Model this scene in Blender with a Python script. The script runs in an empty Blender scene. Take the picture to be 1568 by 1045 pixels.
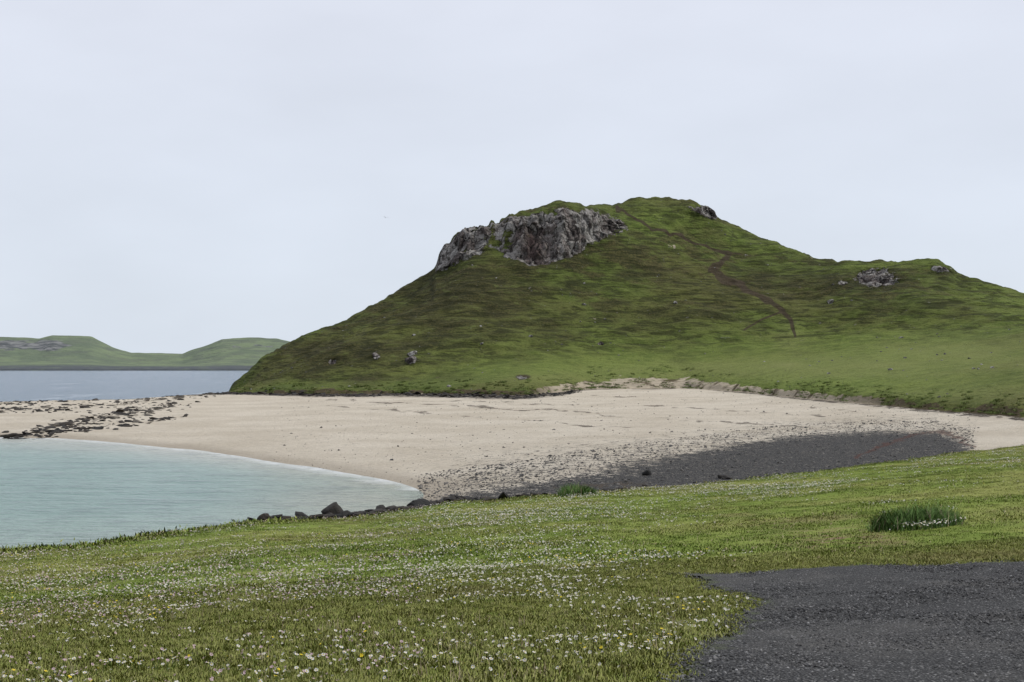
import bpy, math, numpy as np, random
from mathutils import Vector, Matrix
rng = np.random.default_rng(7); random.seed(7)
S = bpy.context.scene
H = 6.0; F = 2178.0; CX = 784.0; HZ = 560.0      # eye height above sea, survey scale
def zz(py, d): return H + (HZ-py)*d/F

# ------------------------------------------------------------ numpy noise
def _h(i, j, k, s):
    n = (i.astype(np.int64)*374761393 + j.astype(np.int64)*668265263 + k.astype(np.int64)*1440662683 + s*974634777) & 0xffffffff
    n = ((n ^ (n >> 13))*1274126177) & 0xffffffff
    n = ((n ^ (n >> 15))*2246822519) & 0xffffffff
    return ((n ^ (n >> 16)) & 0xffffff)/16777216.0*2-1
def vn(x, y, z=0.0, s=0):
    x, y, z = np.broadcast_arrays(np.asarray(x, float), np.asarray(y, float), np.asarray(z, float))
    i, j, k = np.floor(x), np.floor(y), np.floor(z)
    fx, fy, fz = x-i, y-j, z-k
    fx = fx*fx*(3-2*fx); fy = fy*fy*(3-2*fy); fz = fz*fz*(3-2*fz)
    r = 0
    for a in (0, 1):
        for b in (0, 1):
            for c in (0, 1):
                w = (fx if a else 1-fx)*(fy if b else 1-fy)*(fz if c else 1-fz)
                r = r + w*_h(i+a, j+b, k+c, s)
    return r
def fbm(x, y, z=0.0, s=0, o=4):
    r = 0; a = 1; t = 0
    for q in range(o):
        r = r + a*vn(np.asarray(x)*2**q, np.asarray(y)*2**q, np.asarray(z)*2**q, s+q*17); t += a; a *= .5
    return r/t
def sst(x, a, b):
    t = np.clip((x-a)/(b-a), 0, 1); return t*t*(3-2*t)

# ------------------------------------------------------------ terrain survey rows  (bearing, distance, height)
def P(L): return [(a, d, zz(py, d)) for a, py, d in L]
rowC = [(-900,34,.9),(-300,37,.8),(0,39.6,.72),(200,42.5,.80),(380,46.3,.78),(500,50.2,.6),(620,54.4,.42),(700,56.5,.55),(880,57.5,.75),(1000,59.4,.85),(1200,64,1.0),(1400,72,1.2),(1568,81,1.4),(1800,90,1.6)]
rowC2= [(-900,38,-.6),(0,43.5,-.6),(380,50,-.5),(450,54,-.25),(520,56.5,-.05),(620,59,.0),(700,62,.15),(880,60.5,.5),(1000,62,.6),(1200,66.5,.75),(1400,74.5,1.0),(1568,83,1.3),(1800,93,1.5)]
rowM = [(-900,75,-1.5),(0,80,-1.5),(300,75,-1.2),(430,72,-.7),(520,69,-.35),(600,66.5,-.12),(690,65,.1),(880,66,.6),(1000,70,.7),(1200,78,.85),(1400,86,1.1),(1568,91,1.4),(1800,96,1.55)]
rowF = [(-900,150,-.5),(-300,138,0),(0,121,0),(100,116.7,0),(200,109,0),(330,98,0),(430,88,0),(520,80.7,0),(600,73.8,0),(650,70,0.02),(700,68,.13),(880,74,.68),(1000,84,.85),(1200,98,1.05),(1400,100,1.3),(1568,97,1.5),(1800,99,1.6)]
rowS = [(-900,170,-.5),(-300,165,.4),(0,160,.5),(200,165,.55),(355,180,.6),(480,160,.7),(640,150,.8),(800,140,.9),(900,150,1.1),(1050,150,1.2),(1150,145,1.25),(1200,135,1.3),(1300,125,1.4),(1400,117,1.5),(1568,104,1.65),(1800,101.5,1.7)]
rowG = [(-900,220,-1),(-300,225,.1),(0,226,.2),(200,240,.3),(330,280,.5),(355,272,.8),(480,238,1.2),(640,228,1.5),(800,208,1.6),(870,225,1.9),(900,240,2.0),(1050,243,2.1),(1150,202,2.1),(1200,181,2),(1300,153,2),(1400,135,1.9),(1568,111,1.9),(1800,104,1.8)]
rowG2= [(p, d+(3 if p > 345 else 12), z+(.75 if p > 400 else (.3 if p > 345 else -.6))) for p, d, z in rowG]
rowH = P([(355,592,292),(400,583,275),(480,590,262),(640,583,255),(800,548,266),(1000,535,280),(1200,527,280),(1400,510,270),(1568,500,250),(1800,490,235)])
rowI1= P([(355,591,296),(400,566,286),(480,546,280),(560,520,282),(640,490,287),(720,455,290),(800,450,295),(900,445,300),(1000,440,305),(1080,438,305),(1150,452,305),(1220,462,302),(1300,458,296),(1400,455,288),(1568,475,280),(1800,485,268)])
rowI2= P([(355,590,298),(400,556,292),(480,520,300),(540,497,308),(620,455,315),(660,425,318),(672,408,318),(720,384,312),(760,378,312),(790,392,306),(835,397,306),(870,382,310),(900,362,318),(950,350,325),(1010,352,330),(1085,372,335),(1130,388,335),(1180,402,328),(1260,412,318),(1330,418,310),(1437,418,304),(1470,438,305),(1568,458,300),(1800,482,285)])
rowI3= P([(355,590,300),(400,552,295),(480,512,306),(540,488,314),(620,439,321),(668,412,322),(674,386,321),(700,366,318),(715,354,317),(740,351,317),(765,346,316),(800,337,312),(850,329,313),(900,328,321),(945,333,329),(965,331,332),(1010,317,340),(1060,310,344),(1085,326,343),(1130,355,345),(1180,376,340),(1260,399,328),(1330,405,318),(1437,403,310),(1470,423,311),(1568,452,305),(1800,481,292)])
rowJ = P([(355,590,303),(380,570,300),(400,549,298),(450,523,308),(500,503,312),(540,486,318),(620,436,325),(668,409,331),(674,381,329),(700,363,326),(715,349,326),(740,345,326),(800,328,322),(850,314,330),(950,308,345),(1010,302,350),(1060,302,350),(1085,316,350),(1100,333,352),(1130,347,352),(1180,370,346),(1260,396,336),(1330,402,325),(1400,401,318),(1437,400,316),(1470,420,317),(1568,450,311),(1800,480,300)])
rowK = [(p, d+25, z*.8-1) for p, d, z in rowJ]
rowL = [(p, d+130, -2.5) for p, d, z in rowJ]
names = ['A','B','C','C2','M','F','S','G','G2','H','I1','I2','I3','J','K','L']
rows = [[(0,.6,4.6)],[(0,7,4.4)],rowC,rowC2,rowM,rowF,rowS,rowG,rowG2,rowH,rowI1,rowI2,rowI3,rowJ,rowK,rowL]
TP = np.arange(-1200, 2401, 1.0)
KD = []; KZ = []
for n, r in zip(names, rows):
    a = np.array(r, float)
    d = np.interp(TP, a[:,0], a[:,1]); z = np.interp(TP, a[:,0], a[:,2])
    if n in ('H','I1','I2','I3','J','K','L'):
        w = sst(TP, 343, 357); z = z*w + (-2.0)*(1-w)
    sg = 3.0 if n in ('I2','I3','J') else 16.0
    if n in ('G','G2','H'): sg = 10
    k = np.exp(-.5*(np.arange(-48,49)/sg)**2); k /= k.sum()
    d = np.convolve(np.pad(d,48,'edge'), k, 'valid'); z = np.convolve(np.pad(z,48,'edge'), k, 'valid')
    if n in ('C','C2'): d += .8*fbm(TP/70,0,0,3,2)
    if n in ('F',): d += 1.0*fbm(TP/60,0,0,6)
    if n == 'J': z += .6*fbm(TP/14,0,0,10)*sst(TP,400,450)
    if n in ('I3','J'): z += 1.3*fbm(TP/8,0,0,12)*sst(TP,660,675)*(1-sst(TP,770,800)) if n=='J' else .9*fbm(TP/10,0,0,13)*sst(TP,668,680)*(1-sst(TP,930,950))
    KD.append(d); KZ.append(z)
for i in range(1, len(KD)): KD[i] = np.maximum(KD[i], KD[i-1]+.4)
KD = np.array(KD); KZ = np.array(KZ)
def keys(px):
    px = np.clip(px, TP[0], TP[-1])
    f = px-TP[0]; i = np.clip(f.astype(int), 0, len(TP)-2); f = f-i
    return (KD[:,i]*(1-f)+KD[:,i+1]*f).T, (KZ[:,i]*(1-f)+KZ[:,i+1]*f).T     # (N,R)
def slopes(X, Y):
    h = np.diff(X, axis=1); dl = np.diff(Y, axis=1)/h
    m = np.zeros_like(X)
    a, b = dl[:,:-1], dl[:,1:]
    hm = np.where(a*b > 0, 2*a*b/np.where(np.abs(a+b) < 1e-9, 1, a+b), 0)
    m[:,1:-1] = hm; m[:,0] = dl[:,0]; m[:,-1] = dl[:,-1]
    m[:,1] = dl[:,1]*1.15; m[:,2] = dl[:,1]*.8
    return m
def herm(x0,x1,y0,y1,m0,m1,x):
    h = x1-x0; t = (x-x0)/h; t2 = t*t; t3 = t2*t
    return (2*t3-3*t2+1)*y0+(t3-2*t2+t)*h*m0+(-2*t3+3*t2)*y1+(t3-t2)*h*m1
def relief(x, d, r):   # r = continuous row parameter; small-scale ground relief
    hill = sst(r, 8.3, 9.6)*(1-sst(r,13.2,14))
    mead = sst(r, .5, 1.0)*(1-sst(r, 1.95, 2.2))
    plain = sst(r,7.0,7.4)
    z = hill*(1.6*fbm(x/22, d/16, 0, 20)+.8*fbm(x/7, d/3.5, 0, 21, 3)+.24*vn(x/2.2,d/1.2,0,23))
    z += plain*.14*fbm(x/5,d/5,0,24,3)+sst(r,7.2,7.9)*(1-sst(r,8,8.3))*.45*fbm(x/6,d/9,0,27,4)
    z += mead*(.08*fbm(x/5, d/5, 0, 22)+.02*vn(x/.7,d/.7,0,25))
    return z
def evalz(px, d):
    px = np.asarray(px, float); d = np.asarray(d, float)
    X, Y = keys(px); m = slopes(X, Y)
    i = np.clip((X <= d[:,None]).sum(1)-1, 0, X.shape[1]-2); n = np.arange(len(px))
    z = herm(X[n,i],X[n,i+1],Y[n,i],Y[n,i+1],m[n,i],m[n,i+1],d)
    r = i+(d-X[n,i])/(X[n,i+1]-X[n,i])
    return z+relief((px-CX)/F*d, d, r), r
def pxof(x, d): return CX+F*np.asarray(x)/np.asarray(d)
def elz(z, d): return HZ-(z-H)*F/d
# bearing columns
cols = np.concatenate([np.linspace(-9000,-1300,12), np.arange(-1200,-100,25.), np.arange(-100,1680,2.0), np.arange(1680,2400,25.), np.linspace(2500,10000,12)])
KX, KY = keys(cols); KM = slopes(KX, KY)
sub = dict(zip(range(15), [14,150,14,24,40,120,90,14,70,90,90,64,34,12,6]))
def build(r0, r1):
    ds=[]; zs=[]; rs=[]
    for k in range(r0, r1):
        n = sub[k]; t = np.arange(0, n+(1 if k == r1-1 else 0))/n
        if k == 1: tt = t**1.5
        else: tt = t
        d = KX[:,k,None]*(1-tt)+KX[:,k+1,None]*tt
        z = herm(KX[:,k,None],KX[:,k+1,None],KY[:,k,None],KY[:,k+1,None],KM[:,k,None],KM[:,k+1,None],d)
        ds.append(d); zs.append(z); rs.append(np.broadcast_to(k+tt, d.shape))
    d = np.hstack(ds); z = np.hstack(zs); r = np.hstack(rs)
    px = np.broadcast_to(cols[:,None], d.shape); x = (px-CX)/F*d
    z = z+relief(x, d, r)
    return px, x, d, z, r
def gridmesh(name, x, y, z, attrs, mat, keep=None, smooth=True):
    n, m = x.shape
    co = np.stack([x,y,z],-1).reshape(-1,3).astype(np.float32)
    idx = np.arange(n*m).reshape(n,m)
    q = np.stack([idx[:-1,:-1], idx[1:,:-1], idx[1:,1:], idx[:-1,1:]],-1)
    q = q.reshape(-1,4) if keep is None else q[keep]
    if keep is not None:
        used = np.unique(q); mp = -np.ones(n*m,int); mp[used] = np.arange(len(used)); q = mp[q]; co = co[used]
        attrs = {k: np.asarray(v).reshape(-1)[used] for k, v in attrs.items()}
    me = bpy.data.meshes.new(name)
    me.vertices.add(len(co)); me.vertices.foreach_set('co', co.ravel())
    me.loops.add(q.size); me.loops.foreach_set('vertex_index', q.ravel().astype(np.int32))
    me.polygons.add(len(q)); me.polygons.foreach_set('loop_start', np.arange(0,q.size,4,dtype=np.int32))
    me.polygons.foreach_set('use_smooth', np.full(len(q), smooth))
    me.update(calc_edges=True)
    for k, v in attrs.items():
        a = me.attributes.new(k,'FLOAT','POINT'); a.data.foreach_set('value', np.broadcast_to(v,(n,m)).ravel().astype(np.float32) if keep is None else np.asarray(v).astype(np.float32))
    ob = bpy.data.objects.new(name, me); S.collection.objects.link(ob); me.materials.append(mat)
    return ob

# ------------------------------------------------------------ node helper
class NB:
    def __init__(s, name):
        s.m = bpy.data.materials.new(name); s.m.use_nodes = True; s.t = s.m.node_tree; s.t.nodes.clear()
        s.out = s.n('ShaderNodeOutputMaterial'); s.pos = s.n('ShaderNodeNewGeometry').outputs['Position']
    def n(s, k): return s.t.nodes.new(k)
    def L(s, a, b):
        if isinstance(a, bpy.types.NodeSocket): s.t.links.new(a, b)
        elif isinstance(a, (tuple, list)): b.default_value = (*a, 1) if (len(a) == 3 and b.type == 'RGBA') else a
        else: b.default_value = a
    def attr(s, k):
        n = s.n('ShaderNodeAttribute'); n.attribute_name = k; return n.outputs['Fac']
    def math(s, op, a, b=0.0, c=0.0, cl=False):
        n = s.n('ShaderNodeMath'); n.operation = op; n.use_clamp = cl
        s.L(a, n.inputs[0]); s.L(b, n.inputs[1]); s.L(c, n.inputs[2]); return n.outputs[0]
    def mul(s,a,b): return s.math('MULTIPLY',a,b)
    def add(s,a,b): return s.math('ADD',a,b)
    def st(s, v, a, b, lo=0.0, hi=1.0):
        n = s.n('ShaderNodeMapRange'); n.interpolation_type = 'SMOOTHSTEP'
        s.L(v,n.inputs[0]); s.L(a,n.inputs[1]); s.L(b,n.inputs[2]); s.L(lo,n.inputs[3]); s.L(hi,n.inputs[4]); return n.outputs[0]
    def scale(s, v, vec):
        n = s.n('ShaderNodeVectorMath'); n.operation = 'MULTIPLY'; s.L(v,n.inputs[0]); s.L(vec,n.inputs[1]); return n.outputs[0]
    def warp(s, v, sc, amt):
        n = s.n('ShaderNodeTexNoise'); s.L(v,n.inputs['Vector']); n.inputs['Scale'].default_value = sc; n.inputs['Detail'].default_value = 3
        a = s.n('ShaderNodeVectorMath'); a.operation='MULTIPLY_ADD'; s.L(n.outputs['Color'],a.inputs[0]); a.inputs[1].default_value=(amt,)*3; s.L(v,a.inputs[2]); return a.outputs[0]
    def noise(s, sc, det=3, vec=None, rough=.55, dist=0):
        n = s.n('ShaderNodeTexNoise'); s.L(vec or s.pos, n.inputs['Vector']); n.inputs['Scale'].default_value = sc
        n.inputs['Detail'].default_value = det; n.inputs['Roughness'].default_value = rough; n.inputs['Distortion'].default_value = dist
        return n.outputs['Fac']
    def voro(s, sc, vec=None, out='Distance', feat='F1'):
        n = s.n('ShaderNodeTexVoronoi'); n.feature = feat; s.L(vec or s.pos, n.inputs['Vector']); n.inputs['Scale'].default_value = sc; return n.outputs[out]
    def mix(s, f, a, b, mode='MIX'):
        n = s.n('ShaderNodeMix'); n.data_type = 'RGBA'; n.blend_type = mode
        s.L(f,n.inputs[0]); s.L(a,n.inputs[6]); s.L(b,n.inputs[7]); return n.outputs[2]
    def bump(s, h, dist, strength=1.0, nrm=None):
        n = s.n('ShaderNodeBump'); s.L(h,n.inputs['Height']); n.inputs['Distance'].default_value = dist; n.inputs['Strength'].default_value = strength
        if nrm: s.L(nrm, n.inputs['Normal'])
        return n.outputs[0]
    def pbsdf(s, col, rough=.9, spec=.15, nrm=None):
        n = s.n('ShaderNodeBsdfPrincipled'); s.L(col,n.inputs['Base Color']); s.L(rough,n.inputs['Roughness']); s.L(spec,n.inputs['Specular IOR Level'])
        if nrm: s.L(nrm, n.inputs['Normal'])
        s.t.links.new(n.outputs[0], s.out.inputs[0]); return n
    def rnd(s): return s.n('ShaderNodeObjectInfo').outputs['Random']
    def sepx(s, v, i):
        n = s.n('ShaderNodeSeparateXYZ'); s.L(v,n.inputs[0]); return n.outputs[i]

# meadow ground
b = NB('meadow_turf')
def meadow_col(b):
    big = b.noise(.10,4); mid = b.noise(.9,4)
    c = b.mix(b.st(mid,.35,.68), (.150,.208,.036), (.235,.290,.064))
    c = b.mix(b.mul(b.st(big,.44,.60),.70), c, (.285,.285,.090))
    c = b.mix(b.mul(b.st(b.noise(.28,5),.56,.70),.50), c, (.245,.195,.100))
    return c
c = meadow_col(b)
c = b.mix(b.st(b.noise(22,3),.3,.7), b.mix(.30,c,(.03,.04,.01)), c)
c = b.mix(b.mul(b.attr('bare'), b.st(b.noise(2.5,4),.38,.6)), c, (.20,.14,.085))
c = b.mix(b.attr('bank'), c, b.mix(b.noise(3,3),(.012,.012,.008),(.06,.045,.025)))
b.pbsdf(c, .95, .05, b.bump(b.noise(18,4),.03))
M_meadow = b.m

# beach
b = NB('beach_shell_sand')
n1 = b.noise(.12,4); n2 = b.noise(1.6,5); n3 = b.noise(9,4,rough=.75)
c = b.mix(b.st(n1,.3,.7), (.500,.440,.345), (.600,.540,.440))
c = b.mix(b.mul(b.st(n2,.46,.70),.34), c, (.36,.315,.25))
c = b.mix(b.mul(b.st(n3,.54,.70),.45), c, (.26,.23,.19))
c = b.mix(b.mul(b.st(b.noise(2.6,4,rough=.8),.60,.72),.40), c, (.18,.16,.13))
c = b.mix(b.mul(b.st(b.voro(3.3),.16,.05), b.st(b.noise(.5,3),.42,.62)), c, (.12,.11,.095))
c = b.mix(b.mul(b.attr('wet'),.62), c, (.31,.265,.205))
peb = b.st(b.add(b.attr('pebble'), b.add(b.mul(b.add(n3,-.5),1.9), b.mul(b.add(n2,-.5),1.5))), .42,.72)
pc = b.mix(b.voro(7,out='Color'), (.050,.049,.046), (.170,.162,.150))
pc = b.mix(b.st(b.voro(7),.03,.10,0,1), pc, (.03,.03,.03))
pc = b.mix(b.st(b.noise(14,3),.54,.68), pc, (.27,.25,.22))
c = b.mix(peb, c, pc)
weed = b.st(b.mul(b.attr('weed'), b.mul(b.st(b.noise(.9,5,rough=.75),.36,.60), b.st(b.noise(.13,3),.38,.56))), .16,.44)
c = b.mix(b.mul(weed,.85), c, b.mix(b.noise(4,3), (.025,.020,.015), (.11,.085,.06)))
we2 = b.st(b.mul(b.attr('edgeweed'), b.mul(b.st(b.noise(.9,5,rough=.75),.32,.56), b.st(b.noise(.13,3),.26,.44))), .16,.42)
c = b.mix(b.mul(we2,.9), c, b.mix(b.noise(4,3), (.018,.015,.012), (.09,.07,.05)))
c = b.mix(b.mul(b.st(b.mul(b.attr('redweed'), b.noise(1.0,5,rough=.75)), .33,.50),.85), c, b.mix(b.noise(3,3),(.018,.010,.007),(.12,.045,.030)))
c = b.mix(b.st(b.mul(b.attr('rockflat'), b.noise(.8,5,rough=.7)), .34,.46), c, b.mix(b.noise(3,4),(.016,.014,.010),(.085,.065,.04)))
b.pbsdf(c, .9, .2, b.bump(b.add(n3, b.mul(b.noise(2,3),2.0)), .13))
M_beach = b.m

# hill
b = NB('hill_turf_and_rock')
tv = b.scale(b.pos, (.20,.20,1.25))
terr = b.noise(1.0,5,vec=tv,rough=.65,dist=.6)
mid = b.noise(.35,5,rough=.7); big = b.noise(.035,4); fine = b.noise(2.2,4,rough=.75); pat = b.noise(.09,5,vec=b.scale(b.pos,(1,1,2.2)),rough=.65)
c = b.mix(b.st(mid,.32,.66), (.064,.084,.021), (.114,.143,.035))
c = b.mix(b.mul(b.st(big,.42,.6),.6), c, (.125,.115,.042))
c = b.mix(b.mul(b.mul(b.st(pat,.49,.60),.80),b.attr('slope')), c, b.mix(b.st(fine,.4,.6),(.042,.042,.018),(.098,.080,.036)))
c = b.mix(b.mul(b.attr('bright'),.85), c, b.mix(b.st(mid,.35,.6), (.118,.165,.034), (.168,.215,.050)))
c = b.mix(b.mul(b.attr('pale'),.8), c, b.mix(b.noise(.5,4), (.175,.205,.062), (.250,.245,.100)))
c = b.mix(b.mul(b.attr('dark'),.85), c, b.mix(b.st(fine,.35,.7), (.027,.028,.013), (.080,.069,.031)))
c = b.mix(b.mul(b.st(terr,.52,.42),b.mul(b.attr('slope'),.65)), c, (.025,.027,.012))
c = b.mix(b.mul(b.st(terr,.56,.66),b.mul(b.attr('slope'),.38)), c, (.140,.172,.050))
c = b.mix(b.mul(b.st(fine,.48,.36),.40), c, (.022,.026,.010))
c = b.mix(b.mul(b.st(b.noise(.9,2),.70,.75), b.mul(b.attr('slope'),.5)), c, (.18,.17,.15))
c = b.mix(b.mul(b.st(b.mul(b.attr('path'), b.add(b.noise(.5,5,rough=.7),.38)), .28,.55),.9), c, b.mix(b.noise(.8,4),(.016,.013,.009),(.095,.070,.048)))
rk = b.st(b.add(b.attr('rock'), b.mul(b.add(b.noise(.30,6,rough=.72),-.5),2.4)), .46,.58)
rv = b.scale(b.warp(b.pos,.30,3.5),(1,1,.38))
cell = b.voro(.45,vec=rv,out='Color'); edge = b.voro(.45,vec=rv,feat='DISTANCE_TO_EDGE'); edge2 = b.voro(1.5,vec=rv,feat='DISTANCE_TO_EDGE')
rc = b.mix(b.st(b.noise(.5,6,vec=rv,rough=.75),.38,.62), (.060,.050,.046), (.20,.172,.158))
rc = b.mix(b.mul(b.st(b.add(b.mul(b.sepx(cell,0),.5),b.mul(b.noise(.6,7,rough=.8),2.0)),1.12,1.42), .78), rc, (.43,.41,.38))
rc = b.mix(b.mul(b.attr('redrock'), .85), rc, b.mix(b.st(b.noise(.9,5,vec=rv),.35,.65),(.022,.015,.013),(.125,.083,.076)))
rc = b.mix(b.mul(b.st(edge,.10,.01),b.st(b.noise(.4,3),.4,.6,.4,.95)), rc, (.010,.009,.008))
rc = b.mix(b.mul(b.st(edge2,.10,.01),.45), rc, (.015,.013,.012))
c = b.mix(rk, c, rc)
bk = b.st(b.add(b.attr('bank'), b.mul(b.add(b.noise(.22,5,rough=.65),-.5),2.2)), .42,.56)
c = b.mix(bk, c, b.mix(b.mul(b.attr('dune'),b.st(b.noise(.30,4),.34,.50)), b.mix(b.noise(1.5,3),(.035,.030,.017),(.14,.11,.062)), (.42,.36,.27)))
h = b.add(b.mul(terr,1.3), b.add(b.mul(fine,.4), b.mul(b.noise(.9,3),.5)))
h = b.add(h, b.mul(rk, b.mul(b.st(edge,.0,.2),.8)))
b.pbsdf(c, .95, .08, b.bump(h, .9, .9))
M_hill = b.m

# ------------------------------------------------------------ attribute fields
def ell(px,py,cx,cy,rx,ry): return np.exp(-(((px-cx)/rx)**2+((py-cy)/ry)**2))
def pline(px, py, pts, sy=1.0):
    best = np.full(px.shape, 1e9)
    for (x0,y0),(x1,y1) in zip(pts[:-1], pts[1:]):
        dx, dy = x1-x0, (y1-y0)*sy; L2 = dx*dx+dy*dy
        t = np.clip(((px-x0)*dx+(py-y0)*sy*dy)/L2, 0, 1)
        best = np.minimum(best, np.hypot(px-x0-t*dx, (py-y0)*sy-t*dy))
    return best

# meadow
px,x,d,z,r = build(0,3)
py = elz(z,d)
bare = ell(px,py,1290,828,110,22)+.6*ell(px,py,1180,800,60,10)
gridmesh('grass_meadow', x,d,z, dict(bare=np.clip(bare,0,1), bank=sst(r,2.02,2.35)), M_meadow)

# beach
px,x,d,z,r = build(3,7)
py = elz(z,d)
z = z + .04*fbm(x/2,d/2,0,30)*sst(r,5,5.3)
ptop = np.interp(px, [640,690,800,900,1050,1200,1350,1430,1490,1560], [64,66.5,69,75,86,103,107,103,84,60])
ptop = ptop+6*fbm(x/14,d/10,0,37)
pebble = 1-sst(d, ptop-14, ptop+10)
pebble = pebble*sst(px,560,700)
pebble = np.maximum(pebble, .45*(1-sst(d,ptop+2,ptop+48))*sst(px,560,760)*(1-sst(px,1480,1540)))
pebble *= 1-sst(px,1480,1530)
dF = np.interp(px, TP, KD[5])
wet = (1-sst(d-dF, 1, 9))*(1-sst(px,680,760))
nw = fbm(px/60, r*4, 0, 31)+.35*vn(px/11,r*9,0,38)
weed = 0
for pts, w, a in [([(430,609),(560,616),(700,622),(850,630),(1000,641),(1150,650),(1300,656)],1.3,1.0),
                  ([(480,620),(620,630),(760,641),(950,655),(1100,668)],.9,.8),
                  ([(880,618),(1000,622),(1150,630),(1300,640)],1.0,.8),
                  ([(640,613),(820,618),(900,622)],.9,.8),
                  ([(1440,628),(1500,634),(1600,641)],3.0,1.8),
                  ([(900,606),(1050,612),(1200,618),(1320,632)],1.1,.7),
                  ([(700,754),(850,746),(1000,741)],3,1.0)]:
    dist = np.abs(pline(px, py+nw*4, pts)); weed = np.maximum(weed, a*np.exp(-(dist/w)**2)*(.8+.8*vn(px/9,r*5,0,33)))
eG = np.clip((np.interp(px,TP,KD[7])-d),0,99)
edgeweed = np.maximum(0, 1.7*np.exp(-(eG/12)**2)*sst(px,270,330)*(1-sst(px,850,900))+1.0*np.exp(-(eG/4)**2)*sst(px,850,900)*(.5+.5*vn(px/30,0,0,34)))
red = np.exp(-(pline(px,py+nw*6,[(1310,700),(1340,686),(1400,664),(1445,663),(1492,684)])/6)**2)
spit = 0
for pts, w in [([(0,668),(40,664),(120,648),(200,635),(270,622)],5.5),([(-80,640),(0,632),(60,628),(150,622),(240,612),(330,606)],3.5),([(60,662),(180,652),(270,642)],1.8),([(-80,616),(0,618),(120,612),(220,607),(350,600)],2.2)]:
    spit = np.maximum(spit, np.exp(-(pline(px,py+nw*6,pts)/w)**2))
spit = spit*(.75+.6*vn(px/10,py/4,0,35))
z = z+np.clip(spit,0,1)*.25*np.abs(fbm(x/1.5,d/3,0,36))
gridmesh('sand_beach', x,d,z, dict(pebble=pebble, wet=wet, weed=np.clip(weed,0,1.8), edgeweed=edgeweed, redweed=red, rockflat=np.clip(spit,0,1.2)), M_beach)

# hill
px,x,d,z,r = build(7,15)
py = elz(z,d)
rtop = np.interp(px,[660,780,830,960],[12.55,12.45,12.12,12.12])
crag = sst(r,10.80,11.0)*(1-sst(r,rtop-.2,rtop+.28))*sst(px,662,672)*(1-sst(px,945,965))
crag *= np.interp(px,[670,700,735,755,785,800,900,925,950],[1,1,.80,.55,.65,1,1,.85,.7])
outc = sum(ell(px,py,*e) for e in [(1078,322,22,9),(1345,427,30,14),(1330,420,14,8),(630,551,9,7),(935,345,22,12),(1092,330,8,5),(905,338,20,10),(862,322,22,5),(508,553,6,4),(576,545,6,5),(1290,432,7,4),(1272,462,5,3),(800,578,7,3),(920,525,5,3),(1440,412,14,5)])
rock = np.clip(np.maximum(crag*.95, outc*1.15),0,1.1)
cl = np.clip(rock,0,1)
rn = np.abs(fbm(x/2.6, d/5.0, z/11.0, 40)); rn2 = fbm(x/1.6,d/2,z/2.5,41); rn3 = fbm(x/7,d/9,z/9,42,2)
blk = np.round(fbm(x/3.5,d/6,z/8,43,3)*5)/5
y2 = d - cl*(2.4*(.45-rn*1.6)+1.0*rn2+2.4*rn3+2.4*blk)
z2 = z + cl*(.5*(.2-rn)+.4*rn2+.7*blk-.3)
path = np.exp(-(pline(px,py+4*vn(px/9,py/9,0,44),[(945,320),(975,335),(992,347),(1030,358),(1062,370),(1090,380),(1118,388),(1104,402),(1088,414),(1110,428),(1140,440),(1165,455),(1190,468),(1210,490),(1218,516)])/((2.4+2.6*sst(py,375,400)*(1-sst(py,470,500)))*(1+.6*vn(px/12,py/12,0,48))))**2)
path = np.maximum(path, .8*np.exp(-(pline(px,py,[(1196,478),(1165,490),(1140,505)])/1.8)**2))
path = np.maximum(path, .8*ell(px,py,800,577,16,5)+0*px)
path = np.maximum(path, .55*np.exp(-(pline(px,py+3*vn(px/9,py/9,0,49),[(1118,388),(1150,392)])/2)**2))
dark = (ell(px,py,560,535,110,22)*.8+ell(px,py,740,440,110,42)*.85+ell(px,py,1150,440,80,20)*.9+ell(px,py,800,505,220,18)*.5+ell(px,py,1060,480,70,18)*.7
        +ell(px,py,1320,430,120,15)*.9+ell(px,py,1445,418,22,8)+ell(px,py,640,430,70,40)*.75+ell(px,py,470,550,60,30)*.6+ell(px,py,1300,470,110,10)*.45+ell(px,py,830,405,60,16)*.6+ell(px,py,1000,425,60,14)*.5+ell(px,py,540,580,130,7)*.6+ell(px,py,690,480,120,40)*.4)
dark = np.clip(dark+.9*fbm(px/40,py/12,0,45)-.03,0,1)*sst(r,8.2,9)
bright = np.clip(ell(px,py,1010,335,70,22)+ell(px,py,900,560,260,26)*.9+ell(px,py,775,382,22,12)+ell(px,py,1150,365,60,20)*.8+ell(px,py,500,580,110,10)*.6+ell(px,py,1350,535,260,45)*.9+ell(px,py,1350,405,90,7)*.7+ell(px,py,1540,465,70,30)*.7+ell(px,py,730,520,120,22)*.5+ell(px,py,1240,590,260,20)*.8+ell(px,py,950,500,200,30)*.4,0,1)
pale = np.clip(ell(px,py,1200,565,300,16)*.9+ell(px,py,1210,520,22,40)*.5+ell(px,py,1450,540,160,18)*.6+ell(px,py,900,580,180,9)*.5+.5*ell(px,py,1480,600,130,12),0,1)*(.75+.5*fbm(px/60,py/9,0,47))
dG = d-np.interp(px,TP,KD[7])
bank = (1-sst(dG,1.0,4.5+10*ell(px,0,1000,0,150,1)))*.95-.25*(px<840)-.32*sst(px,1230,1300)
dune = sst(px,800,860)*(1-sst(px,1250,1400))
slope = sst(r,8.5,9.4)
hill_attr = dict(rock=rock, path=np.clip(path,0,1), dark=dark, bright=bright, pale=np.clip(pale,0,1), bank=np.where(px>350,bank,1)*(dG<22), dune=dune, slope=slope,
    redrock=np.clip(ell(px,py,818,374,26,30)*1.2,0,1))
gridmesh('grassy_hill', x,y2,z2, hill_attr, M_hill)

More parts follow.
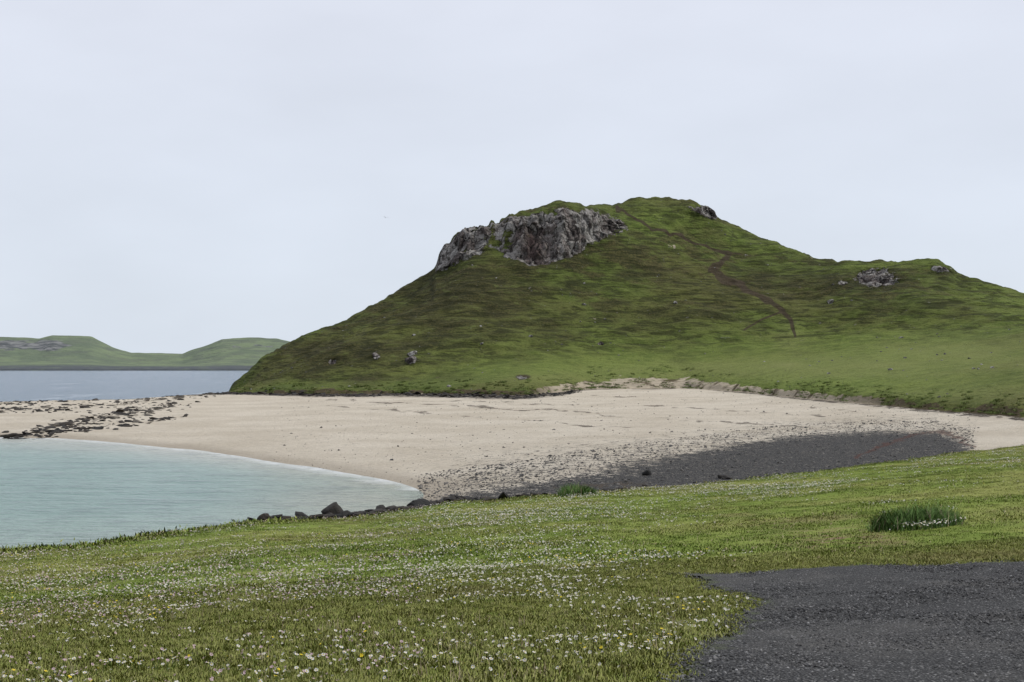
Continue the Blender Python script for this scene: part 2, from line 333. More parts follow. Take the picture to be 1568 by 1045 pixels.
# ------------------------------------------------------------ distant headland
b = NB('distant_headland_turf')
c = b.mix(b.st(b.noise(.02,5),.38,.62), (.095,.125,.060), (.145,.185,.080))
c = b.mix(b.mul(b.st(b.noise(.03,5,vec=b.scale(b.pos,(1,1,4))),.5,.6),.5), c, (.075,.085,.055))
c = b.mix(b.mul(b.st(b.add(b.attr('rock'), b.mul(b.add(b.noise(.05,5,rough=.7),-.5),2.0)),.42,.60),.9), c, b.mix(b.st(b.noise(.07,4,vec=b.scale(b.pos,(1,1,.25))),.42,.58),(.045,.045,.045),(.19,.185,.18)))
c = b.mix(b.mul(b.attr('shore'),b.st(b.noise(.05,4,vec=b.scale(b.pos,(1,1,3))),.35,.5,.6,1)), c, (.055,.060,.058))
c = b.mix(.14, c, (.32,.36,.42))  # aerial haze painted in: blue-grey tint over turf, rock and shore
b.pbsdf(c,.95,.05,b.bump(b.noise(.06,4),5))
cr = np.array([(-1500,530),(-900,520),(-400,535),(-120,520),(0,518),(60,520),(80,515),(140,517),(172,532),(200,541),(280,544),(292,538),(322,527),(340,520),(380,518),(425,519),(450,526),(480,540),(600,545),(900,545)],float)
pc_ = np.arange(-1500,900,3.0); cy = np.interp(pc_,cr[:,0],cr[:,1])+1.0*fbm(pc_/30,0,0,50)
cz = zz(cy, 2100)
T = [(0,1640,-1),(0,1645,2.2),(.02,1665,3.0),(.07,1700,4.0),(.30,1850,0),(.75,1990,0),(1,2100,0),(.6,2300,0),(0,2800,0)]
dd=[];zl=[];rr=[]
for k in range(len(T)-1):
    for t in np.linspace(0,1,12,endpoint=(k==len(T)-2)):
        a=T[k];c_=T[k+1]; dd.append(a[1]*(1-t)+c_[1]*t)
        fr=a[0]*(1-t)+c_[0]*t; bs=a[2]*(1-t)+c_[2]*t; zl.append(bs+fr*cz+(0 if bs else 1)); rr.append(k+t)
dd=np.array(dd)[None,:]+np.zeros((len(pc_),1)); zl=np.array(zl).T; rr=np.array(rr)[None,:]+np.zeros((len(pc_),1))
pp=pc_[:,None]+0*dd; xx=(pp-CX)/F*dd
zl=zl+2.5*fbm(xx/70,dd/70,0,52)*sst(rr,3,4); pyy=elz(zl,dd)
rk=np.clip(ell(pp,pyy,15,529,48,9)+1.0*ell(pp,pyy,82,529,24,9)+.5*ell(pp,pyy,380,530,60,4),0,1)
dd2=dd-rk*14*np.abs(fbm(xx/14,0*dd,zl/30,53))
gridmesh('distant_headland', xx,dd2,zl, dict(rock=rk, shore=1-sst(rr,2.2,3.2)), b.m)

# ------------------------------------------------------------ water
b = NB('sea_water')
dep = b.attr('depth'); sh = b.attr('shore')
wv = b.scale(b.pos,(.7,1.6,1))
w1 = b.noise(1.1,4,vec=wv,rough=.65); w2 = b.noise(4.0,3,vec=wv); w3=b.noise(.30,4,vec=b.scale(b.pos,(.5,1.3,1)),rough=.6)
c = b.mix(b.st(dep,.0,1.2), (.40,.41,.34), (.17,.285,.245))
c = b.mix(b.mul(b.st(b.noise(.07,3),.4,.65),.4), c, (.25,.36,.30))
c = b.mix(b.st(dep,2.0,4.0), c, (.095,.155,.215))
c = b.mix(b.mul(b.st(w1,.48,.62),.55), c, b.mix(.6,c,(.03,.055,.065)))
c = b.mix(b.mul(b.st(w3,.50,.66),.35), c, b.mix(.6,c,(.03,.055,.065)))
fo = b.st(b.add(sh, b.mul(b.add(b.noise(.30,5,rough=.65),-.5),13.0)), 4.6,.2)
fo = b.mul(fo, b.st(b.noise(1.2,4,rough=.7),.34,.6,.30,1))
fo = b.mul(fo,b.attr('far'))
cap = b.mul(b.st(b.noise(.10,6,vec=b.scale(b.pos,(1,.22,1)),rough=.75),.56,.66), b.st(dep,2,4))
c = b.mix(b.mul(fo,.9), c, (.66,.68,.68))
c = b.mix(b.mul(cap,.6), c, (.42,.48,.53))
hh = b.add(b.mul(w1,1.0), b.add(b.mul(w2,.25), b.mul(w3,1.6)))
b.pbsdf(c, b.math('ADD',.20,b.mul(fo,.6)), .32, b.bump(hh, .55, 1.0))
wc = np.concatenate([np.linspace(-9000,-1300,12), np.arange(-1200,-60,30.), np.arange(-60,760,4.), np.linspace(764,9000,40)])
wd = np.concatenate([np.arange(36,150,.7), np.arange(150,340,4.), np.geomspace(345,30000,60)])
pp = wc[:,None]+0*wd[None,:]; dd = wd[None,:]+0*pp
zg,_ = evalz(pp.ravel(), np.clip(dd.ravel(),1,440)); zg = zg.reshape(pp.shape)
dep = np.where(dd > 240, 5, np.maximum(-zg,0)); dep = np.where((dd>200)&(pp<360)&(zg<0),5,dep)
dFw = np.interp(pp, TP, KD[5])
gridmesh('sea_water', (pp-CX)/F*dd, dd, 0*dd, dict(depth=dep, shore=dFw-dd, far=((pp<760)&(dd<160)&(pp>-1300)).astype(float)), b.m)

# ------------------------------------------------------------ instancing
def proto_collection(name, obs):
    c = bpy.data.collections.new(name)
    for o in obs: c.objects.link(o)
    return c
def mesh_ob(name, V, Fc, mats, mi=None, smooth=False):
    me = bpy.data.meshes.new(name); me.from_pydata([tuple(v) for v in V], [], Fc)
    for m in mats: me.materials.append(m)
    if mi is not None: me.polygons.foreach_set('material_index', mi)
    me.polygons.foreach_set('use_smooth',[smooth]*len(Fc)); me.update()
    return bpy.data.objects.new(name, me)
def scatter(name, pts, rot, scl, idx, coll):
    pts = np.asarray(pts,np.float32); N = len(pts)
    me = bpy.data.meshes.new(name); me.vertices.add(N); me.vertices.foreach_set('co', pts.ravel())
    a = me.attributes.new('irot','FLOAT_VECTOR','POINT'); a.data.foreach_set('vector', np.asarray(rot,np.float32).ravel())
    scl = np.asarray(scl,np.float32)
    if scl.ndim == 1: scl = np.repeat(scl[:,None],3,1)
    a = me.attributes.new('iscl','FLOAT_VECTOR','POINT'); a.data.foreach_set('vector', scl.ravel())
    a = me.attributes.new('iidx','INT','POINT'); a.data.foreach_set('value', np.asarray(idx,np.int32))
    ob = bpy.data.objects.new(name, me); S.collection.objects.link(ob)
    g = bpy.data.node_groups.new(name+'_gn','GeometryNodeTree')
    g.interface.new_socket('Geometry',in_out='INPUT',socket_type='NodeSocketGeometry'); g.interface.new_socket('Geometry',in_out='OUTPUT',socket_type='NodeSocketGeometry')
    ni=g.nodes.new('NodeGroupInput'); no=g.nodes.new('NodeGroupOutput'); ip=g.nodes.new('GeometryNodeInstanceOnPoints')
    ci=g.nodes.new('GeometryNodeCollectionInfo'); ci.inputs['Collection'].default_value=coll; ci.inputs['Separate Children'].default_value=True; ci.inputs['Reset Children'].default_value=True
    def na(nm,t):
        n=g.nodes.new('GeometryNodeInputNamedAttribute'); n.data_type=t; n.inputs['Name'].default_value=nm; return n.outputs['Attribute']
    lk=g.links.new
    lk(ni.outputs[0],ip.inputs['Points']); lk(ci.outputs[0],ip.inputs['Instance']); ip.inputs['Pick Instance'].default_value=True
    lk(na('iidx','INT'),ip.inputs['Instance Index']); lk(na('irot','FLOAT_VECTOR'),ip.inputs['Rotation']); lk(na('iscl','FLOAT_VECTOR'),ip.inputs['Scale'])
    lk(ip.outputs[0],no.inputs[0])
    md=ob.modifiers.new('scatter','NODES'); md.node_group=g
    return ob

# grass materials
b = NB('grass_blades')
c = meadow_col(b); rv_ = b.rnd()
c = b.mix(b.st(rv_,.55,1.0), c, b.mix(.5,c,(.42,.41,.20)))
c = b.mix(b.st(rv_,.35,.0), c, b.mix(.5,c,(.14,.24,.045)))
c = b.mix(1.0, c, (1.15,1.15,1.1), 'MULTIPLY')
b.pbsdf(c,.7,.15)
M_blade = b.m
b = NB('dark_rush_blades')
c = b.mix(b.rnd(), (.085,.17,.035), (.14,.25,.06)); b.pbsdf(c,.6,.2); M_rush = b.m
b = NB('bank_grass_blades')
c = b.mix(b.rnd(), (.09,.14,.032), (.16,.21,.058)); b.pbsdf(c,.7,.1); M_bank = b.m
b = NB('dry_grass_stems'); b.pbsdf(b.mix(b.rnd(),(.28,.21,.15),(.40,.35,.22)),.8,.1); M_dry = b.m

def tuft(name, n, rad, hmin, hmax, w, mat, seed, lean=.5, dry=0, up=.8):
    r = random.Random(seed); V=[];Fc=[];mi=[];NR=[]
    for i in range(n):
        a=r.uniform(0,6.283); q=rad*math.sqrt(r.random()); bx,by=q*math.cos(a),q*math.sin(a)
        h=r.uniform(hmin,hmax)*(1-.35*q/rad); la=r.uniform(0,6.283); le=r.uniform(.1,lean)*h
        fa=r.uniform(0,3.14); cx,cy=math.cos(fa)*w/2,math.sin(fa)*w/2
        i0=len(V); nn=Vector((math.cos(la)*(1-up)+r.uniform(-.2,.2),math.sin(la)*(1-up)+r.uniform(-.2,.2),up)).normalized()
        for t,ww in ((-.15,1),(.5,.85),(1,.12)):
            ox=bx+math.cos(la)*le*max(t,0)**2; oy=by+math.sin(la)*le*max(t,0)**2
            V += [(ox-cx*ww,oy-cy*ww,h*t),(ox+cx*ww,oy+cy*ww,h*t)]; NR += [nn,nn]
        Fc += [(i0,i0+1,i0+3,i0+2),(i0+2,i0+3,i0+5,i0+4)]; k = 1 if r.random()<dry else 0; mi += [k,k]
    o = mesh_ob(name,V,Fc,[mat,M_dry],mi,True)
    o.data.normals_split_custom_set_from_vertices([tuple(v) for v in NR])
    return o
near_c = proto_collection('turf_protos',[tuft('turf_a',26,.07,.012,.034,.005,M_blade,1),tuft('turf_b',22,.07,.015,.046,.004,M_blade,2,.9,.06),tuft('turf_c',30,.09,.010,.028,.005,M_blade,3,.8)])
far_c = proto_collection('turf_far_protos',[tuft('turff_a',22,.22,.02,.05,.013,M_blade,4,.8),tuft('turff_b',20,.2,.02,.055,.012,M_blade,5,.9,.06),tuft('turff_c',20,.24,.018,.042,.014,M_blade,6,.9)])
rush_c = proto_collection('rush_protos',[tuft('rush_a',110,.22,.18,.34,.010,M_rush,7,.7,.03,.6),tuft('rush_b',90,.20,.14,.30,.010,M_rush,8,.9,.03,.6)])
bank_c = proto_collection('bank_protos',[tuft('bank_a',50,.40,.12,.28,.03,M_bank,17,.9,.03,.75),tuft('bank_b',45,.45,.10,.22,.03,M_bank,18,1.1,.08,.75)])
wisp_c = proto_collection('wisp_protos',[tuft('wisp_a',9,.10,.07,.15,.003,M_dry,9,.5),tuft('wisp_b',12,.12,.06,.14,.005,M_blade,10,.7,.5)])

# gravel boundary from solver on meadow ground
def walk(px, py):
    ds = np.linspace(2.5, 45, 1200); z,_ = evalz(np.full(1200,float(px)), ds); e = elz(z,ds)
    i = np.argmax(e < py); return ((px-CX)/F*ds[i], ds[i])
gp = [walk(*p) for p in [(1030,1045),(1075,992),(1125,955),(1152,932),(1140,914),(1098,906),(1080,893),(1035,880),(1180,876),(1350,866),(1568,862)]]
gp = [(.35,1.5)]+[(float(a),float(c)) for a,c in gp]+[(9,gp[-1][1]+.2),(20,gp[-1][1]+1.5),(24,1.5)]
def inpoly(x,y,poly):
    ins = np.zeros(x.shape,bool); n=len(poly)
    for i in range(n):
        x0,y0=poly[i];x1,y1=poly[(i+1)%n]
        c=((y0>y)!=(y1>y)); xi=(x1-x0)*(y-y0)/((y1-y0) if y1!=y0 else 1e-9)+x0
        ins ^= c&(x<xi)
    return ins
def polyd(x,y,poly):
    return pline(x,y,poly+[poly[0]])
def sdist(x,y):   # positive inside gravel
    dist=polyd(x,y,gp); s=np.where(inpoly(x,y,gp),dist,-dist)
    return s+.12*fbm(x/.5,y/.5,0,60)+.06*vn(x/.09,y/.09,0,61)
gx,gy = np.meshgrid(np.arange(.2,16,.05), np.arange(2.0,18,.05), indexing='ij')
zg,_ = evalz(pxof(gx,gy).ravel(), gy.ravel()); zg = zg.reshape(gx.shape)
sd = sdist(gx,gy); kf = (sd[:-1,:-1]>0)&(sd[1:,1:]>0)&(sd[1:,:-1]>0)&(sd[:-1,1:]>0)
b = NB('gravel_chippings')
v1=b.voro(55,out='Color'); vd=b.voro(55)
c=b.mix(b.sepx(v1,0),(.050,.049,.048),(.150,.147,.144))
c=b.mix(b.st(b.sepx(v1,1),.90,.96), c, (.38,.375,.365))
c=b.mix(b.st(vd,.25,.6), c, (.018,.018,.018))
c=b.mix(b.mul(b.st(b.noise(.8,5),.46,.66),.6), c, b.mix(.5,c,(.17,.16,.145)))
c=b.mix(b.mul(b.st(b.add(b.attr('edge'),b.mul(b.noise(5,4),.5)),.42,.25),.8), c, (.08,.095,.04))
b.pbsdf(c,.85,.3,b.bump(b.add(b.mul(vd,-1.0),b.mul(b.noise(20,3),.6)),.03))
hg = .012+.02*np.clip(fbm(gx/.8,gy/.8,0,62),-.5,1)+.006
gridmesh('gravel_path', gx,gy,zg+np.maximum(hg,.006),dict(edge=np.clip(sd,0,1)),b.m,keep=kf)

# rocks
def rockmesh(name, mat, seed, sub_=2, flat=.6, rough=.35):
    import bmesh
    bm=bmesh.new(); bmesh.ops.create_icosphere(bm,subdivisions=sub_,radius=.5)
    co=np.array([v.co[:] for v in bm.verts])
    n=fbm(co[:,0]*2.2+seed*7.1,co[:,1]*2.2,co[:,2]*2.2,seed,3); co=co*(1+rough*n[:,None]*1.6)
    r_=np.random.default_rng(seed)
    for _ in range(6):
        nrm=r_.normal(size=3); nrm/=np.linalg.norm(nrm); dd_=co@nrm; lim=.34; co=co-np.outer(np.maximum(dd_-lim,0),nrm)*.85
    co[:,2]*=flat; co[:,0]*=1.2
    for v,c_ in zip(bm.verts,co): v.co=c_
    me=bpy.data.meshes.new(name); bm.to_mesh(me); bm.free(); me.materials.append(mat)
    return bpy.data.objects.new(name,me)
def rockmat(nm, a, b_, li=0.0):
    b=NB(nm); c=b.mix(b.rnd(),a,b_); c=b.mix(b.st(b.noise(5,5,rough=.7),.4,.65), b.mix(.5,c,(.01,.01,.01)), c)
    if li: c=b.mix(b.mul(b.st(b.noise(2.2,4),.48,.6),li),c,(.36,.35,.32))
    b.pbsdf(c,.8,.3,b.bump(b.noise(9,4),.05)); return b.m
M_dk=rockmat('wet_basalt',(.010,.010,.009),(.045,.034,.024)); M_peb=rockmat('beach_pebble',(.04,.04,.04),(.20,.185,.165)); M_gr=rockmat('lichen_rock',(.08,.072,.066),(.17,.155,.14),.8)
M_chip=rockmat('gravel_chip',(.055,.054,.053),(.20,.196,.19)); M_chl=rockmat('pale_chip',(.2,.2,.2),(.46,.45,.44))
dk_c=proto_collection('dark_rocks',[rockmesh('dkr_%d'%i,M_dk,i+1,2,.55) for i in range(4)])
peb_c=proto_collection('pebbles',[rockmesh('peb_%d'%i,M_peb,i+11,1,.6,.2) for i in range(4)])
gr_c=proto_collection('grey_rocks',[rockmesh('grr_%d'%i,M_gr,i+21,2,.7) for i in range(4)])
chip_c=proto_collection('chips',[rockmesh('chip_%d'%i,M_chip if i<4 else M_chl,i+31,1,.6,.25) for i in range(5)])

def place(px,d,dz=0):
    z,_=evalz(px,d); return np.stack([(px-CX)/F*d,d,z+dz],1)
def randrot(N,tilt=.25): return np.stack([rng.normal(0,tilt,N),rng.normal(0,tilt,N),rng.uniform(0,6.283,N)],1)

# gravel chips
N=42000; yy=3.5+rng.random(N)**.8*12; xx=.3+rng.random(N)*(yy*.42); s_=sdist(xx,yy); k=(s_>-.14*rng.random(N)); xx=xx[k];yy=yy[k];N=len(xx)
pts=place(pxof(xx,yy),yy,.018)
scatter('gravel_chippings',pts,randrot(N,.6),rng.uniform(.008,.022,N)*(1+.6*(rng.random(N)>.95)),np.where(rng.random(N)<.035,4,rng.integers(0,4,N)),chip_c)

# near turf
def meadow_pts(N,d0,d1,pad=90,pw=2.0):
    d=(d0**pw+rng.random(N)*(d1**pw-d0**pw))**(1/pw); px=rng.uniform(-pad,1568+pad,N); return px,d
px,d=meadow_pts(62000,5.5,17); xx=(px-CX)/F*d; k=sdist(xx,d)<-.02+.05*rng.random(len(xx)); px,d=px[k],d[k]; N=len(px)
sc=.8+.5*(fbm((px-CX)/F*d/.6,d/.6,0,70)+.5)*rng.uniform(.6,1.3,N)
scatter('meadow_turf',place(px,d),randrot(N,.15),sc,rng.integers(0,3,N),near_c)
px,d=meadow_pts(80000,15,90,pw=1.35)
X,_=keys(px); lim=X[:,2]+.3; k=(d<lim); px,d=px[k],d[k]; xx=(px-CX)/F*d; N=len(px)
sc=(.55+.35*rng.random(N))*(.9+.5*fbm(xx/2,d/2,0,71))
scatter('meadow_turf_far',place(px,d),randrot(N,.12),sc,rng.integers(0,3,N),far_c)
# fringe at shore edge
N=5600; px=rng.uniform(-90,1650,N); X,_=keys(px); d=X[:,2]+rng.normal(0,.6,N)
scatter('shore_edge_grass',place(px,d),randrot(N,.1),rng.uniform(.6,1.4,N)*(1+.6*vn(px/9,0,0,72))*np.where(px<450,2.0,1.2),rng.integers(0,3,N),far_c)
px,d=meadow_pts(2600,7,45,pw=1.2); xx=(px-CX)/F*d; k=(fbm(xx/2.5,d/2.5,0,73)>.05)&(sdist(xx,d)<-.05)&(px<1050); px,d=px[k],d[k]
X,_=keys(px); k=d<X[:,2]; px,d=px[k],d[k]; N=len(px)
scatter('seeding_grass',place(px,d),randrot(N,.1),rng.uniform(.6,1.1,N),rng.integers(0,2,N),wisp_c)

# flowers
def flat(nm,c,r=.7):
    b=NB(nm); b.pbsdf(c,r,.2); return b.m
M_w=flat('daisy_petal',(.72,.71,.70)); M_y=flat('daisy_centre',(.70,.48,.03)); M_b=flat('buttercup_petal',(.75,.58,.02),.4); M_p=flat('pink_petal',(.62,.45,.49)); M_st=flat('flower_stem',(.12,.19,.05))
def flower(name,R,npet,Mp,Mc,hh,tilt,cup=.15,seed=0):
    V=[];Fc=[];mi=[]; r=random.Random(seed)
    V+=[(-.0012,0,-.02),(.0012,0,-.02),(.0012,0,hh),(-.0012,0,hh)];Fc.append((0,1,2,3));mi.append(2)
    V+=[(0,-.0012,-.02),(0,.0012,-.02),(0,.0012,hh),(0,-.0012,hh)];Fc.append((4,5,6,7));mi.append(2)
    M=Matrix.Translation((0,0,hh))@Matrix.Rotation(tilt,4,'X')
    for i in range(npet):
        a=6.283*i/npet+r.uniform(-.1,.1); wd=3.14/npet*.85; i0=len(V); Rr=R*r.uniform(.88,1.08)
        for q,da in ((.25,0),(.7,-wd),(1,-wd*.45),(1,wd*.45),(.7,wd)):
            V.append(tuple(M@Vector((math.cos(a+da)*Rr*q,math.sin(a+da)*Rr*q,cup*Rr*q))))
        Fc.append(tuple(range(i0,i0+5)));mi.append(0)
    i0=len(V); m=7
    for j in range(m): V.append(tuple(M@Vector((math.cos(6.283*j/m)*R*.34,math.sin(6.283*j/m)*R*.34,R*.08))))
    V.append(tuple(M@Vector((0,0,R*.30))))
    for j in range(m): Fc.append((i0+j,i0+(j+1)%m,i0+m));mi.append(1)
    return mesh_ob(name,V,Fc,[Mp,Mc,M_st],mi)
fl_c=proto_collection('flowers',[flower('fl_a',.0105,11,M_w,M_y,.045,.25,.1,1),flower('fl_b',.0100,10,M_w,M_y,.038,.55,.3,2),flower('fl_c',.009,9,M_w,M_y,.036,.85,.5,3),
   flower('fl_d',.010,5,M_b,M_b,.06,.4,.4,4),flower('fl_e',.009,8,M_p,M_p,.055,.5,.7,5)])
def flowers(name,N,d0,d1,pw,smul,cut):
    px,d=meadow_pts(N,d0,d1,pw=pw); X,_=keys(px); xx=(px-CX)/F*d
    z,_=evalz(px,d); py=elz(z,d)
    dens=.60*(fbm(xx/1.6,d/1.6,0,80)+.40*vn(xx/.35,d/.35,0,81))+.28*fbm(xx/7,d/7,0,82)
    dens+= .30*ell(px,py,700,880,330,60)+.30*ell(px,py,150,890,300,50)+.3*ell(px,py,1000,950,160,70)+.5*ell(px,py,1080,748,280,16)+.30*ell(px,py,820,800,240,30)+.20*ell(px,py,500,1010,500,60)-.5*ell(px,py,1300,830,280,60)-.15*ell(px,py,300,985,150,25)+.10*(px<900)
    k=(dens>cut+.35*rng.random(N))&(d<X[:,2]-.2)&(sdist(xx,d)<-.05); px,d,xx=px[k],d[k],xx[k];N=len(px)
    u=rng.random(N); idx=rng.integers(0,3,N); yel=fbm(xx/1.2,d/1.2,0,83)>.1
    idx=np.where((u<.10)&yel,3,idx); pk=(px<650); idx=np.where((u>.70)&pk,4,idx)
    scatter(name,place(px,d,.012*(d>20)),randrot(N,.2),rng.uniform(.7,1.25,N)*smul*np.interp(d,[0,25,60],[1,1,1.5]),idx,fl_c)
flowers('daisies',19000,6,18,2,1.05,.10)
flowers('daisies_far',120000,17,85,1.6,1.3,.07)

# tall tufts
def rushclump(name, cx, py, wpx, n, scale, d0=None):
    if d0 is None: x0,d0=walk(cx,py)
    else: x0=(cx-CX)/F*d0
    w=wpx/F*d0/2; a=rng.uniform(0,6.283,n); q=np.sqrt(rng.random(n)); x=x0+np.cos(a)*q*w; y=d0+np.sin(a)*q*w*.5
    px=pxof(x,y); P_=place(px,y); s=scale*(1.1-.45*q**2)*rng.uniform(.8,1.15,n)
    return scatter(name,P_,randrot(n,.12),s,rng.integers(0,2,n),rush_c),(x0,d0,w)
_,(x0,d0,w)=rushclump('tall_grass_tuft',1400,810,116,72,1.2)
n=130; xx=x0+rng.normal(0,w*.4,n); yy=d0-w*.5-rng.random(n)*.5; P_=place(pxof(xx,yy),yy,.05)
scatter('daisy_patch',P_,randrot(n,.3),rng.uniform(1.0,1.7,n),rng.integers(0,3,n),fl_c)
rushclump('grass_tuft',884,752,42,26,1.9,56.0)
# rough tufts along bank over beach
N=3000; px=rng.uniform(360,1600,N); X,_=keys(px); d=X[:,7]+.8+rng.random(N)**2.5*20*(X[:,7]/230)
k=rng.random(N)<(.12+.8*(vn(px/17,d/6,0,90)>.1)); px,d=px[k],d[k]; N=len(px)
scatter('bank_tussocks',place(px,d),randrot(N,.1),rng.uniform(.5,1.4,N)*(d/220)**.9,rng.integers(0,2,N),bank_c)

# spit rocks
PX=[];DD=[]
for pts,w,n in [([(10,668),(40,664),(120,648),(200,635),(270,622)],3.2,400),([(-80,640),(0,632),(60,628),(150,622),(240,612),(330,606)],3.2,330),([(60,662),(180,652),(270,642)],2.0,100),([(-80,616),(0,618),(120,612),(220,607),(355,599)],2.2,300),([(100,640),(300,620)],8,80)]:
    pts=np.array(pts,float); t=rng.random(n); s=np.linspace(0,1,len(pts)); qx=np.interp(t,s,pts[:,0])+rng.normal(0,10,n); qy=np.interp(t,s,pts[:,1])+rng.normal(0,w,n)+fbm(t*9,n,0,91)*3
    PX.append(qx); DD.append(np.clip((H-.35)*F/(qy-HZ),100,290))
n=1100; qx=330+rng.random(n)**1.2*560; PX.append(qx); DD.append(keys(qx)[0][:,7]-.5-rng.random(n)**1.5*12+4*vn(qx/14,0,0,97))
px=np.concatenate(PX);d=np.concatenate(DD); X,_=keys(px); k=(d<X[:,7]+2)&(d>X[:,5]-4); px,d=px[k],d[k];N=len(px)
s=rng.lognormal(-1.0,.5,N); s=np.clip(s,.12,1.4)
scatter('shore_rocks',place(px,d),randrot(N,.2),np.stack([s*1.5,s,s*.7],1),rng.integers(0,4,N),dk_c)
# beach pebbles
N=13000; px=rng.uniform(640,1490,N); X,_=keys(px); pt=np.interp(px,[640,690,800,900,1050,1200,1350,1430,1500],[64,66.5,69,75,86,103,107,103,84])
d=X[:,2]+1.2+(pt+12-X[:,2])*rng.random(N)**1.1
scatter('beach_pebbles',place(px,d,-.01),randrot(N,.4),np.clip(rng.lognormal(-2.45,.45,N),.04,.35),rng.integers(0,4,N),peb_c)
N=2800; px=rng.uniform(420,1500,N); X,_=keys(px); d=X[:,5]+rng.random(N)**1.3*(X[:,7]-X[:,5])*.95
scatter('scattered_stones',place(px,d,-.01),randrot(N,.4),np.clip(rng.lognormal(-2.5,.5,N),.05,.33),rng.integers(0,4,N),peb_c)
# near shoreline rocks
N=360; px=np.concatenate([385+rng.random(N)*340,rng.uniform(700,1000,50)]); X,_=keys(px); d=X[:,2]+.3+rng.random(len(px))**1.5*2.6
s=np.clip(rng.lognormal(-1.25,.45,len(px)),.12,.55)
scatter('waterline_rocks',place(px,d,.05),randrot(len(px),.2),np.stack([s*1.6,s,s*.9],1),rng.integers(0,4,len(px)),dk_c)
# hill stones
N=420; px=rng.uniform(380,1620,N); X,_=keys(px); t=rng.random(N); d=X[:,8]+t*(X[:,12]-X[:,8]); k=(vn(px/40,d/12,0,95)>.0); px,d=px[k],d[k];N=len(px)
scatter('hillside_stones',place(px,d,.0),randrot(N,.3),np.clip(rng.lognormal(-1.35,.5,N),.12,.9),rng.integers(0,4,N),gr_c)

# named single boulders
def boulder(name,cx,d0,w,h,mat,seed,dz=.15):
    o=rockmesh(name,mat,seed,3,1.0,.35); S.collection.objects.link(o)
    z,_=evalz(np.array([cx]),np.array([d0])); o.location=((cx-CX)/F*d0,d0,max(z[0],-.1)+h*dz); o.scale=(w/1.2,w*.8,h); o.rotation_euler=(0,.1,seed)
    return o
boulder('boulder',513,51.3,.95,.7,M_dk,101,.25); boulder('boulder',645,56.0,1.2,.5,M_dk,102,.25); boulder('boulder',405,47.8,.55,.4,M_dk,103,.25); boulder('boulder',436,48.9,.5,.35,M_dk,104,.25)
boulder('boulder',600,54.8,.6,.4,M_dk,105,.25); boulder('boulder',1110,66.8,.9,.3,M_dk,106); boulder('boulder',990,69,.5,.4,M_dk,107); boulder('boulder',632,268,2.2,1.4,M_gr,108)
x0,d0=walk(884,892); boulder('small_stone',884,d0,.06,.07,M_dk,109)

# gull
V=[(0,.22,0),(.05,.08,.02),(.05,-.12,.02),(0,-.28,.0),(-.05,-.12,.02),(-.05,.08,.02),(0,0,-.05),(0,0,.06),(.35,.06,.12),(.36,-.06,.12),(.70,-.06,.02),(-.35,.06,.12),(-.36,-.06,.12),(-.70,-.06,.02)]
Fc=[(0,1,7),(1,2,7),(2,3,7),(3,4,7),(4,5,7),(5,0,7),(1,0,6),(2,1,6),(3,2,6),(4,3,6),(5,4,6),(0,5,6),(1,8,9,2),(8,10,9),(4,12,11,5),(12,13,11)]
g=mesh_ob('seagull',V,Fc,[flat('gull_feathers',(.45,.45,.46))]); S.collection.objects.link(g); g.location=((590-CX)/F*260,260,zz(333,260)); g.rotation_euler=(0,.15,.6)

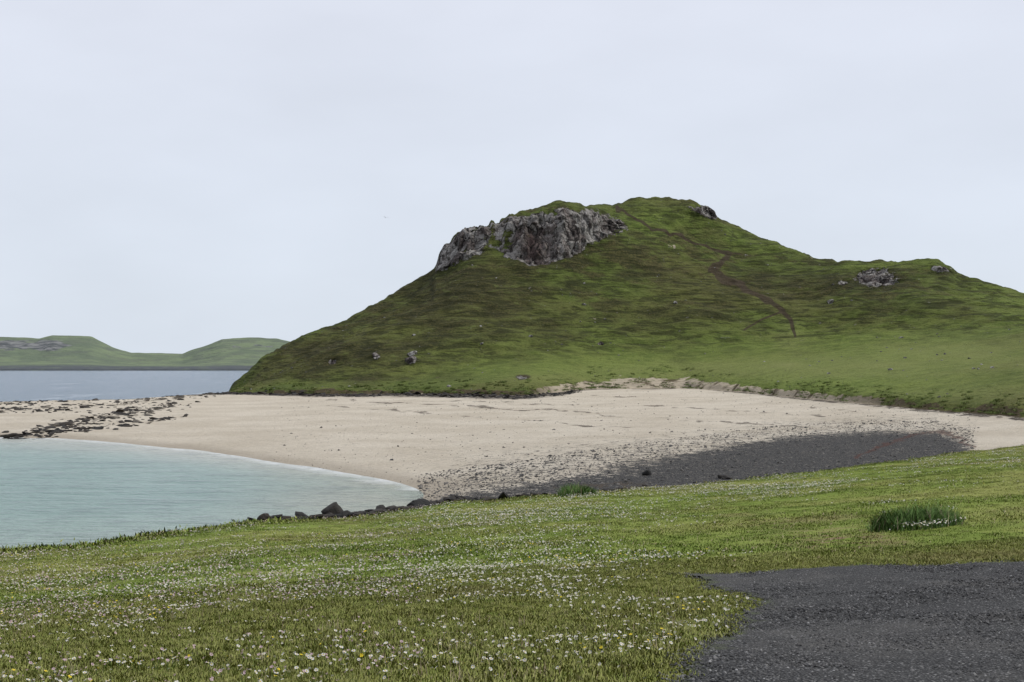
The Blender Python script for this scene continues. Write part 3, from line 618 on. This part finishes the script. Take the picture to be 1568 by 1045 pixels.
# ------------------------------------------------------------ light
el=math.radians(52); az=math.radians(70)   # azimuth clockwise from +Y
sd_=Vector((math.sin(az)*math.cos(el),math.cos(az)*math.cos(el),math.sin(el)))
su=bpy.data.lights.new('sun','SUN'); su.energy=2.1; su.angle=math.radians(12); su.color=(1,.96,.88)
so=bpy.data.objects.new('sun',su); S.collection.objects.link(so); so.rotation_euler=sd_.to_track_quat('Z','Y').to_euler(); so.location=(60,-20,80)
W=bpy.data.worlds.new('World'); S.world=W; W.use_nodes=True; t=W.node_tree; t.nodes.clear()
o=t.nodes.new('ShaderNodeOutputWorld'); bg=t.nodes.new('ShaderNodeBackground'); sk=t.nodes.new('ShaderNodeTexSky'); sk.sky_type='NISHITA'; sk.sun_disc=False; sk.sun_elevation=el; sk.sun_rotation=az
tc=t.nodes.new('ShaderNodeTexCoord'); sp=t.nodes.new('ShaderNodeSeparateXYZ'); t.links.new(tc.outputs['Generated'],sp.inputs[0])
rp=t.nodes.new('ShaderNodeValToRGB'); t.links.new(sp.outputs[2],rp.inputs[0])
e=rp.color_ramp.elements; e[0].position=0.0; e[0].color=(7.1,7.8,8.8,1); e[1].position=.30; e[1].color=(7.8,8.1,9.1,1)
nz=t.nodes.new('ShaderNodeTexNoise'); mp=t.nodes.new('ShaderNodeMapping'); mp.inputs['Scale'].default_value=(1.2,1.2,3.0); t.links.new(tc.outputs['Generated'],mp.inputs[0]); t.links.new(mp.outputs[0],nz.inputs['Vector']); nz.inputs['Scale'].default_value=3.4; nz.inputs['Detail'].default_value=5
mr=t.nodes.new('ShaderNodeMapRange'); t.links.new(nz.outputs['Fac'],mr.inputs[0]); mr.inputs[1].default_value=.3; mr.inputs[2].default_value=.7; mr.inputs[3].default_value=.95; mr.inputs[4].default_value=1.05
mu=t.nodes.new('ShaderNodeVectorMath'); mu.operation='SCALE'; t.links.new(rp.outputs[0],mu.inputs[0]); t.links.new(mr.outputs[0],mu.inputs['Scale'])
mx=t.nodes.new('ShaderNodeMix'); mx.data_type='RGBA'; mx.inputs[0].default_value=.93; t.links.new(sk.outputs[0],mx.inputs[6]); t.links.new(mu.outputs[0],mx.inputs[7])
t.links.new(mx.outputs[2],bg.inputs[0]); bg.inputs[1].default_value=.1; t.links.new(bg.outputs[0],o.inputs[0])

# ------------------------------------------------------------ camera
cd=bpy.data.cameras.new('camera'); cd.sensor_width=36; cd.lens=50.0; cd.clip_start=.1; cd.clip_end=60000
co=bpy.data.objects.new('camera',cd); S.collection.objects.link(co); co.location=(0,0,H); co.rotation_euler=(math.radians(90)+math.atan(37.5/F),0,0); S.camera=co
S.view_settings.view_transform='Standard'; S.view_settings.look='None'; S.view_settings.exposure=0; S.view_settings.gamma=1
